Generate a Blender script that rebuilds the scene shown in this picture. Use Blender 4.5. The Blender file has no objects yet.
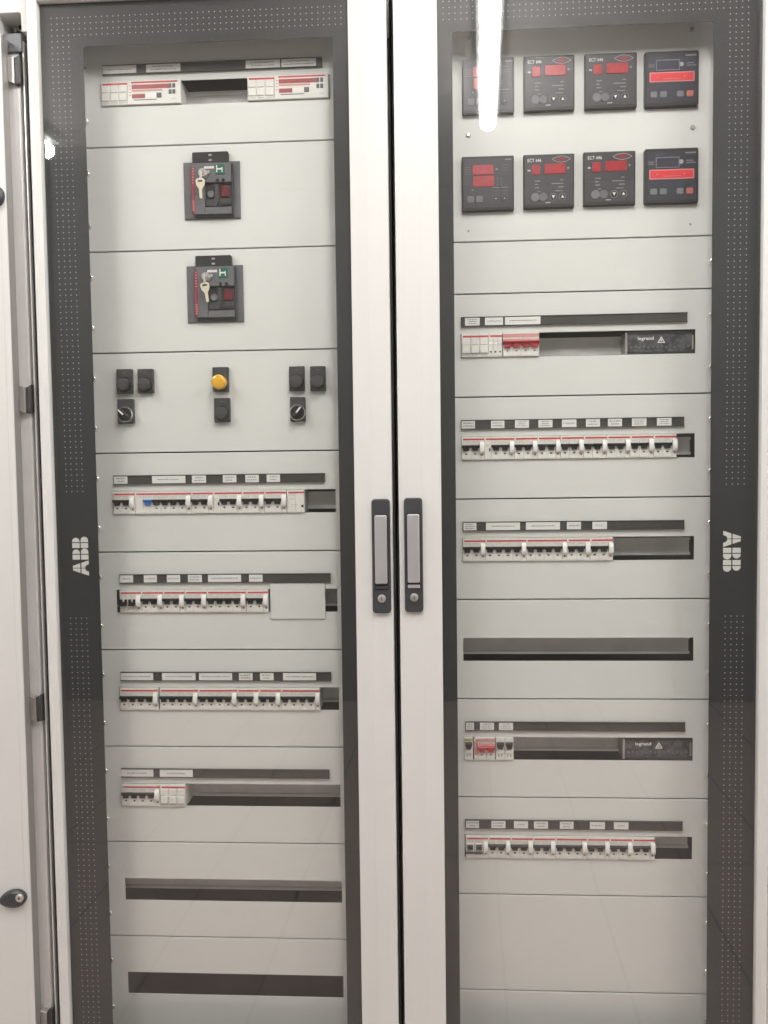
import bpy, math, random
from mathutils import Matrix, Vector
random.seed(7)
scene = bpy.context.scene
col = scene.collection

# ------------------------------------------------------------------ camera
F_PX = 830.0
CAM = Vector((0.6172, -1.6453, -0.63914))
PITCH, YAW, ROLL = -0.05134, 0.05378, -0.01276
MROT = (Matrix.Rotation(YAW, 3, 'Z') @ Matrix.Rotation(PITCH + math.pi / 2, 3, 'X') @ Matrix.Rotation(ROLL, 3, 'Z'))
cam_data = bpy.data.cameras.new('camera')
cam = bpy.data.objects.new('camera', cam_data)
col.objects.link(cam)
cam.matrix_world = Matrix.Translation(CAM) @ MROT.to_4x4()
cam_data.sensor_fit = 'AUTO'
cam_data.sensor_width = 36.0
cam_data.lens = F_PX / 1024.0 * 36.0
cam_data.clip_start = 0.05
cam_data.clip_end = 100
scene.camera = cam
scene.render.resolution_x = 768
scene.render.resolution_y = 1024

# ------------------------------------------------------------------ world, exposure
world = bpy.data.worlds.new('World')
scene.world = world
world.use_nodes = True
bg = world.node_tree.nodes['Background']
bg.inputs[0].default_value = (0.985, 0.985, 0.965, 1)
bg.inputs[1].default_value = 0.68
LAMP_STRENGTH = 90.0
vs = scene.view_settings
vs.view_transform = 'Standard'
vs.look = 'None'
vs.exposure = 0.09
vs.gamma = 1.0
vs.use_curve_mapping = False


def P(px, py, Y):
    """pixel -> point on the vertical plane at depth Y (panels Y=0, door glass Y=-0.06)"""
    d = MROT @ Vector(((px - 384) / F_PX, -(py - 512) / F_PX, -1.0))
    t = (Y - CAM.y) / d.y
    return CAM + d * t


def PX(px, py, Y=0.0):
    return P(px, py, Y).x


def PZ(px, py, Y=0.0):
    return P(px, py, Y).z


# ------------------------------------------------------------------ materials
MATS = {}


def mat(name, color, rough=0.5, metal=0.0, bump=0.0, bscale=800.0, var=0.0, vscale=6.0, emit=None, estr=0.0, coat=0.0,
        spec=0.5, rvar=0.0):
    m = bpy.data.materials.new(name)
    m.use_nodes = True
    nt = m.node_tree
    b = nt.nodes['Principled BSDF']
    b.inputs['Base Color'].default_value = (*color, 1)
    b.inputs['Roughness'].default_value = rough
    b.inputs['Metallic'].default_value = metal
    b.inputs['Specular IOR Level'].default_value = spec
    b.inputs['Coat Weight'].default_value = coat
    if emit:
        b.inputs['Emission Color'].default_value = (*emit, 1)
        b.inputs['Emission Strength'].default_value = estr
    if bump or var or rvar:
        geo = nt.nodes.new('ShaderNodeNewGeometry')
    if var or rvar:
        n = nt.nodes.new('ShaderNodeTexNoise')
        n.inputs['Scale'].default_value = vscale
        n.inputs['Detail'].default_value = 6
        n.inputs['Roughness'].default_value = 0.6
        nt.links.new(geo.outputs['Position'], n.inputs['Vector'])
        if var:
            mr = nt.nodes.new('ShaderNodeMapRange')
            mr.inputs[1].default_value = 0.3
            mr.inputs[2].default_value = 0.7
            mr.inputs[3].default_value = 1 - var
            mr.inputs[4].default_value = 1 + var
            nt.links.new(n.outputs['Fac'], mr.inputs[0])
            mx = nt.nodes.new('ShaderNodeMix')
            mx.data_type = 'RGBA'
            mx.blend_type = 'MULTIPLY'
            mx.inputs[0].default_value = 1
            mx.inputs[6].default_value = (*color, 1)
            nt.links.new(mr.outputs[0], mx.inputs[7])
            nt.links.new(mx.outputs[2], b.inputs['Base Color'])
        if rvar:
            mr2 = nt.nodes.new('ShaderNodeMapRange')
            mr2.inputs[1].default_value = 0.3
            mr2.inputs[2].default_value = 0.7
            mr2.inputs[3].default_value = max(0.02, rough - rvar)
            mr2.inputs[4].default_value = rough + rvar
            nt.links.new(n.outputs['Fac'], mr2.inputs[0])
            nt.links.new(mr2.outputs[0], b.inputs['Roughness'])
    if bump:
        n2 = nt.nodes.new('ShaderNodeTexNoise')
        n2.inputs['Scale'].default_value = bscale
        n2.inputs['Detail'].default_value = 2
        nt.links.new(geo.outputs['Position'], n2.inputs['Vector'])
        bp = nt.nodes.new('ShaderNodeBump')
        bp.inputs['Strength'].default_value = bump
        bp.inputs['Distance'].default_value = 0.0004
        nt.links.new(n2.outputs['Fac'], bp.inputs['Height'])
        nt.links.new(bp.outputs[0], b.inputs['Normal'])
    MATS[name] = m
    return m


mat('panel_paint', (0.680, 0.690, 0.668), 0.46, bump=0.12, bscale=900, var=0.02, vscale=3.5, rvar=0.06)
mat('frame_paint', (0.648, 0.645, 0.624), 0.40, bump=0.10, bscale=900, var=0.015, vscale=4)
mat('shell_paint', (0.60, 0.60, 0.565), 0.45, bump=0.1, bscale=900, var=0.02)
mat('print_grey', (0.0215, 0.0232, 0.0240), 0.55, var=0.05, vscale=5)
mat('print_dot', (0.36, 0.36, 0.35), 0.6)
mat('print_light', (0.62, 0.63, 0.60), 0.6)
mat('black_plastic', (0.013, 0.0125, 0.0125), 0.45, bump=0.1, bscale=1500)
mat('dark_plastic', (0.050, 0.049, 0.050), 0.45, bump=0.12, bscale=1500, var=0.06, vscale=30)
mat('grey_plastic', (0.125, 0.127, 0.138), 0.45, bump=0.12, bscale=1500, var=0.05, vscale=30)
mat('handle_grey', (0.040, 0.041, 0.044), 0.42, bump=0.15, bscale=1800)
mat('strip_grey', (0.058, 0.055, 0.052), 0.42, var=0.12, vscale=22)
mat('white_plastic', (0.75, 0.745, 0.705), 0.38, var=0.03, vscale=30)
mat('pure_white', (0.84, 0.835, 0.81), 0.4)
mat('paper', (0.74, 0.74, 0.72), 0.7)
mat('ink', (0.07, 0.068, 0.068), 0.7)
mat('faint_ink', (0.52, 0.50, 0.48), 0.7)
mat('pale_ink', (0.36, 0.36, 0.37), 0.6)
mat('red_line', (0.55, 0.055, 0.065), 0.5)
mat('pink_print', (0.58, 0.30, 0.28), 0.5)
mat('red_toggle', (0.42, 0.035, 0.04), 0.38)
mat('red_dark', (0.22, 0.02, 0.03), 0.35)
mat('monitor_red', (0.34, 0.085, 0.085), 0.4, var=0.15, vscale=150)
mat('red_display', (0.33, 0.022, 0.030), 0.30, var=0.25, vscale=120)
mat('red_deep', (0.13, 0.012, 0.02), 0.35)
mat('red_band', (0.62, 0.045, 0.055), 0.35)
mat('pink_line', (0.62, 0.25, 0.25), 0.5)
mat('green_flag', (0.012, 0.12, 0.07), 0.4)
mat('brown_mark', (0.20, 0.09, 0.08), 0.5)
mat('key_stripe', (0.26, 0.028, 0.05), 0.45)
mat('lime', (0.35, 0.40, 0.06), 0.5)
mat('blue_toggle', (0.045, 0.16, 0.48), 0.38)
mat('yellow_lens', (0.72, 0.40, 0.025), 0.28, coat=0.3)
mat('meter_face', (0.046, 0.044, 0.050), 0.40)
mat('meter_face_blue', (0.034, 0.037, 0.052), 0.40)
mat('meter_bezel', (0.028, 0.025, 0.025), 0.4, bump=0.1, bscale=1500)
mat('lcd', (0.052, 0.052, 0.075), 0.25)
mat('key_grey', (0.17, 0.17, 0.18), 0.5)
mat('key_red', (0.45, 0.12, 0.10), 0.5)
mat('steel', (0.62, 0.60, 0.57), 0.32, metal=1.0, var=0.06, vscale=40, rvar=0.08)
mat('edge_grey', (0.30, 0.285, 0.275), 0.4, metal=0.3)
mat('bright_steel', (0.85, 0.84, 0.82), 0.22, metal=0.8)
mat('post_alu', (0.90, 0.885, 0.87), 0.30, metal=0.35, var=0.03, vscale=25)
mat('zinc', (0.50, 0.48, 0.46), 0.42, metal=0.9, var=0.10, vscale=14, rvar=0.1)
mat('grip_alu', (0.60, 0.59, 0.60), 0.42, metal=0.75, bump=0.05, bscale=2500, rvar=0.05, var=0.02)
mat('brass_key', (0.72, 0.66, 0.52), 0.38, metal=0.45)
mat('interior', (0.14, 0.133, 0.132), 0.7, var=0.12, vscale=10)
mat('rubber_gap_black', (0.012, 0.012, 0.012), 0.7)  # near-black for seals and holes; also paints the shade behind the post gap
mat('block_dark', (0.075, 0.077, 0.082), 0.28, var=0.7, vscale=85)
mat('ceiling_white', (0.52, 0.49, 0.475), 0.85, var=0.02)
mat('wall_paint', (0.21, 0.21, 0.195), 0.8, var=0.05, vscale=2)
mat('rail_zinc', (0.82, 0.80, 0.78), 0.45, metal=0.0, var=0.08, vscale=18)
mat('tube_glow', (0.9, 0.9, 0.9), 0.5, emit=(1.0, 0.982, 0.962), estr=LAMP_STRENGTH)
mat('lamp_housing', (0.75, 0.75, 0.73), 0.5)


def floor_material():
    m = bpy.data.materials.new('floor_tiles')
    m.use_nodes = True
    nt = m.node_tree
    b = nt.nodes['Principled BSDF']
    geo = nt.nodes.new('ShaderNodeNewGeometry')
    mp = nt.nodes.new('ShaderNodeMapping')
    mp.inputs['Location'].default_value = (0.153, 0.03, 0)
    mp.inputs['Rotation'].default_value = (0, 0, -0.045)
    br = nt.nodes.new('ShaderNodeTexBrick')
    br.offset = 0.0
    br.inputs['Color1'].default_value = (0.53, 0.435, 0.405, 1)
    br.inputs['Color2'].default_value = (0.515, 0.425, 0.395, 1)
    br.inputs['Mortar'].default_value = (0.15, 0.125, 0.115, 1)
    br.inputs['Scale'].default_value = 1.0
    br.inputs['Mortar Size'].default_value = 0.0042
    br.inputs['Brick Width'].default_value = 0.309
    br.inputs['Row Height'].default_value = 1.236
    nt.links.new(geo.outputs['Position'], mp.inputs[0])
    nt.links.new(mp.outputs[0], br.inputs['Vector'])
    nt.links.new(br.outputs['Color'], b.inputs['Base Color'])
    b.inputs['Roughness'].default_value = 0.6
    MATS['floor_tiles'] = m


floor_material()


def glass_material():
    m = bpy.data.materials.new('door_glass')
    m.use_nodes = True
    nt = m.node_tree
    nt.nodes.clear()
    out = nt.nodes.new('ShaderNodeOutputMaterial')
    tr = nt.nodes.new('ShaderNodeBsdfTransparent')
    tr.inputs[0].default_value = (0.972, 0.974, 0.968, 1)
    gl = nt.nodes.new('ShaderNodeBsdfGlossy')
    gl.inputs['Roughness'].default_value = 0.018
    gl.inputs[0].default_value = (1, 1, 1, 1)
    lw = nt.nodes.new('ShaderNodeLayerWeight')
    lw.inputs[0].default_value = 0.5
    pw = nt.nodes.new('ShaderNodeMath')
    pw.operation = 'POWER'
    pw.inputs[1].default_value = 5.0
    ma = nt.nodes.new('ShaderNodeMath')
    ma.operation = 'MULTIPLY_ADD'
    ma.inputs[1].default_value = 0.95
    ma.inputs[2].default_value = 0.037
    mx = nt.nodes.new('ShaderNodeMixShader')
    nt.links.new(lw.outputs['Facing'], pw.inputs[0])
    nt.links.new(pw.outputs[0], ma.inputs[0])
    nt.links.new(ma.outputs[0], mx.inputs[0])
    nt.links.new(tr.outputs[0], mx.inputs[1])
    nt.links.new(gl.outputs[0], mx.inputs[2])
    nt.links.new(mx.outputs[0], out.inputs[0])
    MATS['door_glass'] = m


glass_material()


# ------------------------------------------------------------------ mesh builder (camera looks along +Y, fronts face -Y)
def inset(poly, d):
    n = len(poly)
    out = []
    for i in range(n):
        a, b, c = poly[i - 1], poly[i], poly[(i + 1) % n]
        e1 = (b[0] - a[0], b[1] - a[1])
        e2 = (c[0] - b[0], c[1] - b[1])
        l1 = math.hypot(*e1) or 1e-9
        l2 = math.hypot(*e2) or 1e-9
        n1 = (-e1[1] / l1, e1[0] / l1)
        n2 = (-e2[1] / l2, e2[0] / l2)
        k = 1 + n1[0] * n2[0] + n1[1] * n2[1]
        k = max(k, 0.3)
        out.append((b[0] + d * (n1[0] + n2[0]) / k, b[1] + d * (n1[1] + n2[1]) / k))
    return out


def rrect(x0, x1, z0, z1, r, n=5):
    pts = []
    for cx, cz, a0 in ((x1 - r, z0 + r, -90), (x1 - r, z1 - r, 0), (x0 + r, z1 - r, 90), (x0 + r, z0 + r, 180)):
        for i in range(n + 1):
            a = math.radians(a0 + 90 * i / n)
            pts.append((cx + r * math.cos(a), cz + r * math.sin(a)))
    return pts


def circle(cx, cz, r, n=20, rz=None):
    rz = rz or r
    return [(cx + r * math.cos(2 * math.pi * i / n), cz + rz * math.sin(2 * math.pi * i / n)) for i in range(n)]


class MB:
    def __init__(self):
        self.v, self.f, self.m, self.mats = [], [], [], []

    def mi(self, name):
        if name not in self.mats:
            self.mats.append(name)
        return self.mats.index(name)

    def prism(self, poly, yf, yb, m, bev=0.0, back=True):
        i = self.mi(m)
        n = len(poly)
        loops = [[(x, yb, z) for x, z in poly]]
        if bev:
            loops.append([(x, yf + bev, z) for x, z in poly])
            loops.append([(x, yf, z) for x, z in inset(poly, bev)])
        else:
            loops.append([(x, yf, z) for x, z in poly])
        self.loops(loops, i, n)
        last = len(self.v) - n
        self.f.append(list(range(last, last + n)))
        self.m.append(i)
        if back:
            first = len(self.v) - n * len(loops)
            self.f.append(list(range(first + n - 1, first - 1, -1)))
            self.m.append(i)
        return self

    def loops(self, loops, i, n):
        base = len(self.v)
        for lp in loops:
            self.v.extend(lp)
        for k in range(len(loops) - 1):
            a, b = base + k * n, base + (k + 1) * n
            for j in range(n):
                jj = (j + 1) % n
                self.f.append([a + j, a + jj, b + jj, b + j])
                self.m.append(i)

    def box(self, x0, x1, z0, z1, yf, yb, m, bev=0.0):
        return self.prism([(x0, z0), (x1, z0), (x1, z1), (x0, z1)], yf, yb, m, bev)

    def flat(self, poly, y, m):
        """a sheet of print facing the camera"""
        b = len(self.v)
        self.v.extend((x, y, z) for x, z in poly)
        self.f.append(list(range(b, b + len(poly))))
        self.m.append(self.mi(m))
        return self

    def sheet(self, x0, x1, z0, z1, y, m):
        return self.flat([(x0, z0), (x1, z0), (x1, z1), (x0, z1)], y, m)

    def ringplate(self, o, h, yf, yb, m, bev=0.0):
        """plate o=(x0,x1,z0,z1) with a rectangular hole h"""
        i = self.mi(m)

        def R(r, y, d=0.0):
            return [(r[0] + d, y, r[2] + d), (r[1] - d, y, r[2] + d), (r[1] - d, y, r[3] - d), (r[0] + d, y, r[3] - d)]
        self.loops([R(o, yb), R(o, yf + bev), R(o, yf, bev), R(h, yf), R(h, yb)], i, 4)
        return self

    def dome(self, cx, cz, r, yf, yb, m, n=20, k=5, flatness=1.0):
        """rounded button: cylinder side with a domed front"""
        i = self.mi(m)
        L = [[(x, yb, z) for x, z in circle(cx, cz, r, n)]]
        ys = yf + (yb - yf) * (1 - flatness)
        h = yb - yf
        for j in range(k):
            a = math.pi / 2 * j / k
            L.append([(x, yb - (h * (1 - 0.45 * flatness)) - 0.45 * flatness * h * math.sin(a), z) for x, z in
                      circle(cx, cz, r * math.cos(a) ** 0.6, n)])
        self.loops(L, i, n)
        last = len(self.v) - n
        self.f.append(list(range(last, last + n)))
        self.m.append(i)
        return self

    def profile_x(self, prof, x0, x1, m):
        """extrude a closed (y,z) profile along X"""
        i = self.mi(m)
        n = len(prof)
        b = len(self.v)
        self.v.extend((x0, y, z) for y, z in prof)
        self.v.extend((x1, y, z) for y, z in prof)
        for j in range(n):
            jj = (j + 1) % n
            self.f.append([b + j, b + jj, b + n + jj, b + n + j])
            self.m.append(i)
        self.f.append(list(range(b + n - 1, b - 1, -1)))
        self.m.append(i)
        self.f.append(list(range(b + n, b + 2 * n)))
        self.m.append(i)
        return self

    def text(self, s, x, z, h, y, m, align='LEFT', width=None, bold=0.0):
        c = bpy.data.curves.new('t', 'FONT')
        c.body = s
        c.size = 1.0
        c.align_x = align
        c.offset = bold
        c.resolution_u = 2
        o = bpy.data.objects.new('t', c)
        col.objects.link(o)
        dg = bpy.context.evaluated_depsgraph_get()
        me = bpy.data.meshes.new_from_object(o.evaluated_get(dg))
        bpy.data.objects.remove(o)
        xs = [v.co.x for v in me.vertices]
        sc = h / 0.70
        sx = sc if width is None else width / (max(xs) - min(xs))
        b = len(self.v)
        self.v.extend((x + v.co.x * sx, y, z + v.co.y * sc) for v in me.vertices)
        i = self.mi(m)
        for p in me.polygons:
            self.f.append([b + k for k in p.vertices])
            self.m.append(i)
        bpy.data.meshes.remove(me)
        return self

    def mesh(self, name, origin=(0, 0, 0)):
        me = bpy.data.meshes.new(name)
        ox, oy, oz = origin
        me.from_pydata([(x - ox, y - oy, z - oz) for x, y, z in self.v], [], self.f)
        for n in self.mats:
            me.materials.append(MATS[n])
        me.polygons.foreach_set('material_index', self.m)
        me.update()
        return me

    def build(self, name, parent=None, origin=(0, 0, 0), smooth=False, fix=True):
        me = self.mesh(name, origin)
        if fix:
            import bmesh
            bm = bmesh.new()
            bm.from_mesh(me)
            closed = all(e.is_manifold for e in bm.edges)
            if closed:
                bmesh.ops.recalc_face_normals(bm, faces=bm.faces)
            bm.to_mesh(me)
            bm.free()
        if smooth:
            me.polygons.foreach_set('use_smooth', [True] * len(me.polygons))
            try:
                me.set_sharp_from_angle(angle=math.radians(38))
            except Exception:
                pass
        o = bpy.data.objects.new(name, me)
        col.objects.link(o)
        if parent:
            o.parent = parent
        return o


def empty(name, loc, label, cat, group=None):
    o = bpy.data.objects.new(name, None)
    o.empty_display_size = 0.02
    col.objects.link(o)
    o.location = loc
    o['label'] = label
    o['category'] = cat
    if group:
        o['group'] = group
    return o


def copy_tree(o, parent=None):
    c = o.copy()
    col.objects.link(c)
    if parent:
        c.parent = parent
    for ch in [x for x in o.children]:
        copy_tree(ch, c)
    return c


def structure(o):
    o['kind'] = 'structure'
    return o


# ------------------------------------------------------------------ room: floor, ceiling, fluorescent lamps
FLOOR_Z, CEIL_Z = -1.95, 0.90
b = MB()
b.v = [(-5, -3.2, FLOOR_Z), (6, -3.2, FLOOR_Z), (6, 1.5, FLOOR_Z), (-5, 1.5, FLOOR_Z)]
b.f = [[0, 1, 2, 3]]
b.m = [b.mi('floor_tiles')]
structure(b.build('floor'))
b = MB()
b.v = [(-5, -3.2, CEIL_Z), (6, -3.2, CEIL_Z), (6, 1.5, CEIL_Z), (-5, 1.5, CEIL_Z)]
b.f = [[3, 2, 1, 0]]
b.m = [b.mi('ceiling_white')]
structure(b.build('ceiling'))
b = MB()
b.v = [(-5, -3.1, FLOOR_Z), (6, -3.1, FLOOR_Z), (6, -3.1, CEIL_Z), (-5, -3.1, CEIL_Z)]
b.f = [[3, 2, 1, 0]]
b.m = [b.mi('wall_paint')]
structure(b.build('wall'))

for lx, far, lab in ((0.842, -0.66, 'fluorescent ceiling lamp mirrored as the bright streak over the upper meters'),
                (-1.138, -0.80, 'fluorescent ceiling lamp mirrored as a small spot near the upper left corner'),
                (2.80, -0.75, 'fluorescent ceiling lamp to the right of the right cabinet, out of view')):
    t = empty('ceiling_lamp', (lx, -1.42, CEIL_Z), lab, 'lamp', 'ceiling lamps')
    t.rotation_euler = (0, 0, 0.0635)
    h = MB()
    h.box(-0.045, 0.045, -0.045, 0, far - 0.03, 0.78, 'lamp_housing', 0.004)
    h.build('housing', t)
    g = MB()
    n = 12
    gi = g.mi('tube_glow')
    L = []
    for yy in (far, 0.75):
        L.append([(0.034 * math.cos(2 * math.pi * k / n), yy, -0.081 + 0.034 * math.sin(2 * math.pi * k / n)) for k in range(n)])
    g.loops(L, gi, n)
    g.f += [list(range(n)), list(range(2 * n - 1, n - 1, -1))]
    g.m += [gi, gi]
    g.build('tube', t, smooth=True)

# ------------------------------------------------------------------ cabinets
Z_TOP, Z_BOT = 0.30, -1.86
GLASS_Y = -0.060
FACE_Y = -0.076


def prof_door(b, outer, ridge, inner, m='frame_paint'):
    """door frame: flat outer face, long slope towards the glass, small step down to the glass"""
    i = b.mi(m)

    def R(r, y, d=0.0):
        return [(r[0] + d, y, r[2] + d), (r[1] - d, y, r[2] + d), (r[1] - d, y, r[3] - d), (r[0] + d, y, r[3] - d)]
    b.loops([R(inner, GLASS_Y + 0.006), R(outer, GLASS_Y + 0.006), R(outer, FACE_Y + 0.0025), R(outer, FACE_Y + 0.0007, 0.0007), R(outer, FACE_Y, 0.0025),
             R(ridge, FACE_Y), R(inner, FACE_Y + 0.0055, -0.0015), R(inner, FACE_Y + 0.0068), R(inner, GLASS_Y + 0.006)], i, 4)


def abb_logo(b, u2w, y, m):
    """three block letters cut by thin lines; u2w maps (u along reading, v up) to (x, z)"""
    def arcB(u0, v0, u1, v1):
        r = min((v1 - v0) / 2 * 0.98, u1 - u0)
        pts = [(u0, v0)]
        for k in range(9):
            a = math.radians(-90 + 180 * k / 8)
            pts.append((u1 - r + r * math.cos(a), (v0 + v1) / 2 + (v1 - v0) / 2 * math.sin(a)))
        pts.append((u0, v1))
        return pts
    polys = []
    lo = [(0.0, 0.0), (0.245, 0.0), (0.275, 0.10), (0.345, 0.20), (0.455, 0.235), (0.455, 0.465), (0.155, 0.465)]
    hi = [(0.18, 0.535), (0.455, 0.535), (0.455, 1.0), (0.335, 1.0)]
    polys += [lo, hi]
    polys += [[(0.95 - u, v) for u, v in reversed(q)] for q in (lo, hi)]
    for off in (1.0, 1.72):
        polys += [[(off, 0), (off + .30, 0), (off + .30, .465), (off, .465)],
                  [(off, .535), (off + .30, .535), (off + .30, 1), (off, 1)],
                  [(off + u, v) for u, v in arcB(.355, 0, .69, .465)],
                  [(off + u, v) for u, v in arcB(.355, .535, .63, 1)]]
    for q in polys:
        w = [u2w(u, v) for u, v in q]
        ar = sum(w[i - 1][0] * w[i][1] - w[i][0] * w[i - 1][1] for i in range(len(w)))
        if ar < 0:
            w.reverse()
        b.flat(w, y, m)


def make_door(cab, outer, ridge, inner, win, dots_x, logo, handle, side):
    org = Vector((0, 0, 0))
    b = MB()
    prof_door(b, outer, ridge, inner)
    door = b.build('door', cab, cab.location, fix=False)
    off = cab.location

    def sub(bb, name, **k):
        return bb.build(name, door, off, **k)
    # glass pane
    g = MB()
    g.box(inner[0] + .0005, inner[1] - .0005, inner[2] + .0005, inner[3] - .0005, GLASS_Y, GLASS_Y + 0.004, 'door_glass')
    sub(g, 'glass_pane')
    # printed border on the back of the glass (a ring with rounded window corners)
    p = MB()
    yb = GLASS_Y + 0.0048
    rr = rrect(*win, 0.006, 4)
    i = p.mi('print_grey')
    oo = []
    cx, cz = (win[0] + win[1]) / 2, (win[2] + win[3]) / 2
    for x, z in rr:
        cxs = inner[1] + .003 if x > cx else inner[0] - .003
        czs = inner[3] + .003 if z > cz else inner[2] - .003
        oo.append((cxs, czs))
    n = len(rr)
    # outer loop: follow each inner vertex, clamped to the rectangle
    o2 = []
    for x, z in rr:
        on_x = abs(x - win[0]) < 1e-4 or abs(x - win[1]) < 1e-4
        o2.append((inner[1] + .001 if x > cx else inner[0] - .001, inner[3] + .001 if z > cz else inner[2] - .001))
    p.loops([[(x, yb, z) for x, z in o2], [(x, yb, z) for x, z in rr], [(x, yb + .0006, z) for x, z in rr]], i, n)
    # drop zero-area faces
    keep = [(f, m) for f, m in zip(p.f, p.m) if len({p.v[k] for k in f}) > 2]
    p.f = [k[0] for k in keep]
    p.m = [k[1] for k in keep]
    sub(p, 'border_print', fix=False)
    # dot pattern
    d = MB()
    yd = GLASS_Y + 0.0045
    pitch = 0.01085
    zt = inner[3] - 0.0265

    def dot(x, z):
        d.flat(circle(x, z, 0.00125, 6), yd, 'print_dot')
    row = 0
    z = zt
    while z > -1.78:
        if not (-0.918 < z < -0.6835):
            for k in range(4):
                dot(dots_x + k * pitch, z)
        z -= pitch
    if side < 0:
        x = dots_x + 4 * pitch
        xe = inner[1] - 0.012
    else:
        x = inner[0] + 0.012
        xe = dots_x - 0.005
    while x < xe:
        for k in range(4):
            dot(x, zt - k * pitch)
        x += pitch
    o = sub(d, 'dot_print', fix=False)
    o['kind'] = 'stuff'
    # logo
    lg = MB()
    lx0, lx1, lz0, lz1 = logo
    H = lx1 - lx0
    Ls = (lz1 - lz0) / 2.41
    if side < 0:      # reads upwards, letter tops to the left
        abb_logo(lg, lambda u, v: (lx1 - v * H, lz0 + u * Ls), yd, 'print_light')
    else:             # reads downwards, letter tops to the right
        abb_logo(lg, lambda u, v: (lx0 + v * H, lz1 - u * Ls), yd, 'print_light')
    sub(lg, 'logo_print', fix=False)
    # handle
    hx0, hx1, hz0, hz1 = handle
    hb = MB()
    hb.prism(rrect(hx0, hx1, hz0, hz1, 0.0065, 5), FACE_Y - 0.009, FACE_Y + 0.001, 'handle_grey', 0.0022)
    sub(hb, 'handle_plate', smooth=True)
    w = hx1 - hx0
    hh = hz1 - hz0
    gx0, gx1 = hx0 + w * 0.165, hx1 - w * 0.175
    gz0, gz1 = hz0 + hh * 0.262, hz1 - hh * 0.140
    rc = MB()
    rc.prism(rrect(gx0 - .0016, gx1 + .0016, hz0 + hh * 0.205, gz1 + .0016, 0.003, 4), FACE_Y - 0.0093, FACE_Y - 0.008, 'rubber_gap_black')
    sub(rc, 'handle_recess')
    gb = MB()
    gb.prism(rrect(gx0, gx1, gz0, gz1, 0.0032, 5), FACE_Y - 0.0165, FACE_Y - 0.0088, 'grip_alu', 0.0018)
    gr = sub(gb, 'handle_grip', smooth=True)
    lip = MB()
    lip.prism(rrect(gx0, gx1, hz0 + hh * 0.212, hz0 + hh * 0.243, 0.0015, 3), FACE_Y - 0.0115, FACE_Y - 0.0088,
              'grip_alu' if side > 0 else 'handle_grey', 0.001)
    sub(lip, 'handle_catch')
    lz = hz0 + hh * 0.13
    lk = MB()
    lk.prism(circle((hx0 + hx1) / 2, lz, 0.0078, 24), FACE_Y - 0.0118, FACE_Y - 0.0085, 'steel', 0.001)
    lk.prism(circle((hx0 + hx1) / 2, lz, 0.0052, 20), FACE_Y - 0.0126, FACE_Y - 0.0118, 'zinc', 0.0005)
    lk.box((hx0 + hx1) / 2 - .0007, (hx0 + hx1) / 2 + .0007, lz - .003, lz + .003, FACE_Y - 0.0129, FACE_Y - 0.0124, 'rubber_gap_black')
    sub(lk, 'key_lock')
    return door


def text_lines(b, x0, x1, z0, z1, y, m, n=1, seed=0):
    r = random.Random(seed)
    w, h = x1 - x0, z1 - z0
    for k in range(n):
        zc = z0 + h * (n - k - 0.5) / n
        th = min(h / n * 0.42, 0.0021)
        ww = w * r.uniform(0.55, 0.95)
        x = x0 + (w - ww) / 2
        xe = x + ww
        while x < xe - 0.0012:
            l = min(r.uniform(0.0018, 0.0045), xe - x)
            # a short word: a few letter strokes
            q = x
            while q < x + l - 0.0004:
                b.sheet(q, q + 0.00062, zc - th / 2, zc + th / 2 * r.choice((1, 1, 0.55)), y, m)
                q += 0.00098
            x += l + 0.0011


# screw meshes shared by all panels
sb = MB()
sb.dome(0, 0, 0.0055, -0.0065, 0.0, 'bright_steel', 14, 4, 0.8)
SCREW = sb.mesh('screw')
SCREW.polygons.foreach_set('use_smooth', [True] * len(SCREW.polygons))


def panel_screw(panel, x, z, off):
    o = bpy.data.objects.new('screw', SCREW)
    col.objects.link(o)
    o.parent = panel
    o.location = (x - off.x, -0.0004 - off.y, z - off.z)
    return o


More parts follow.
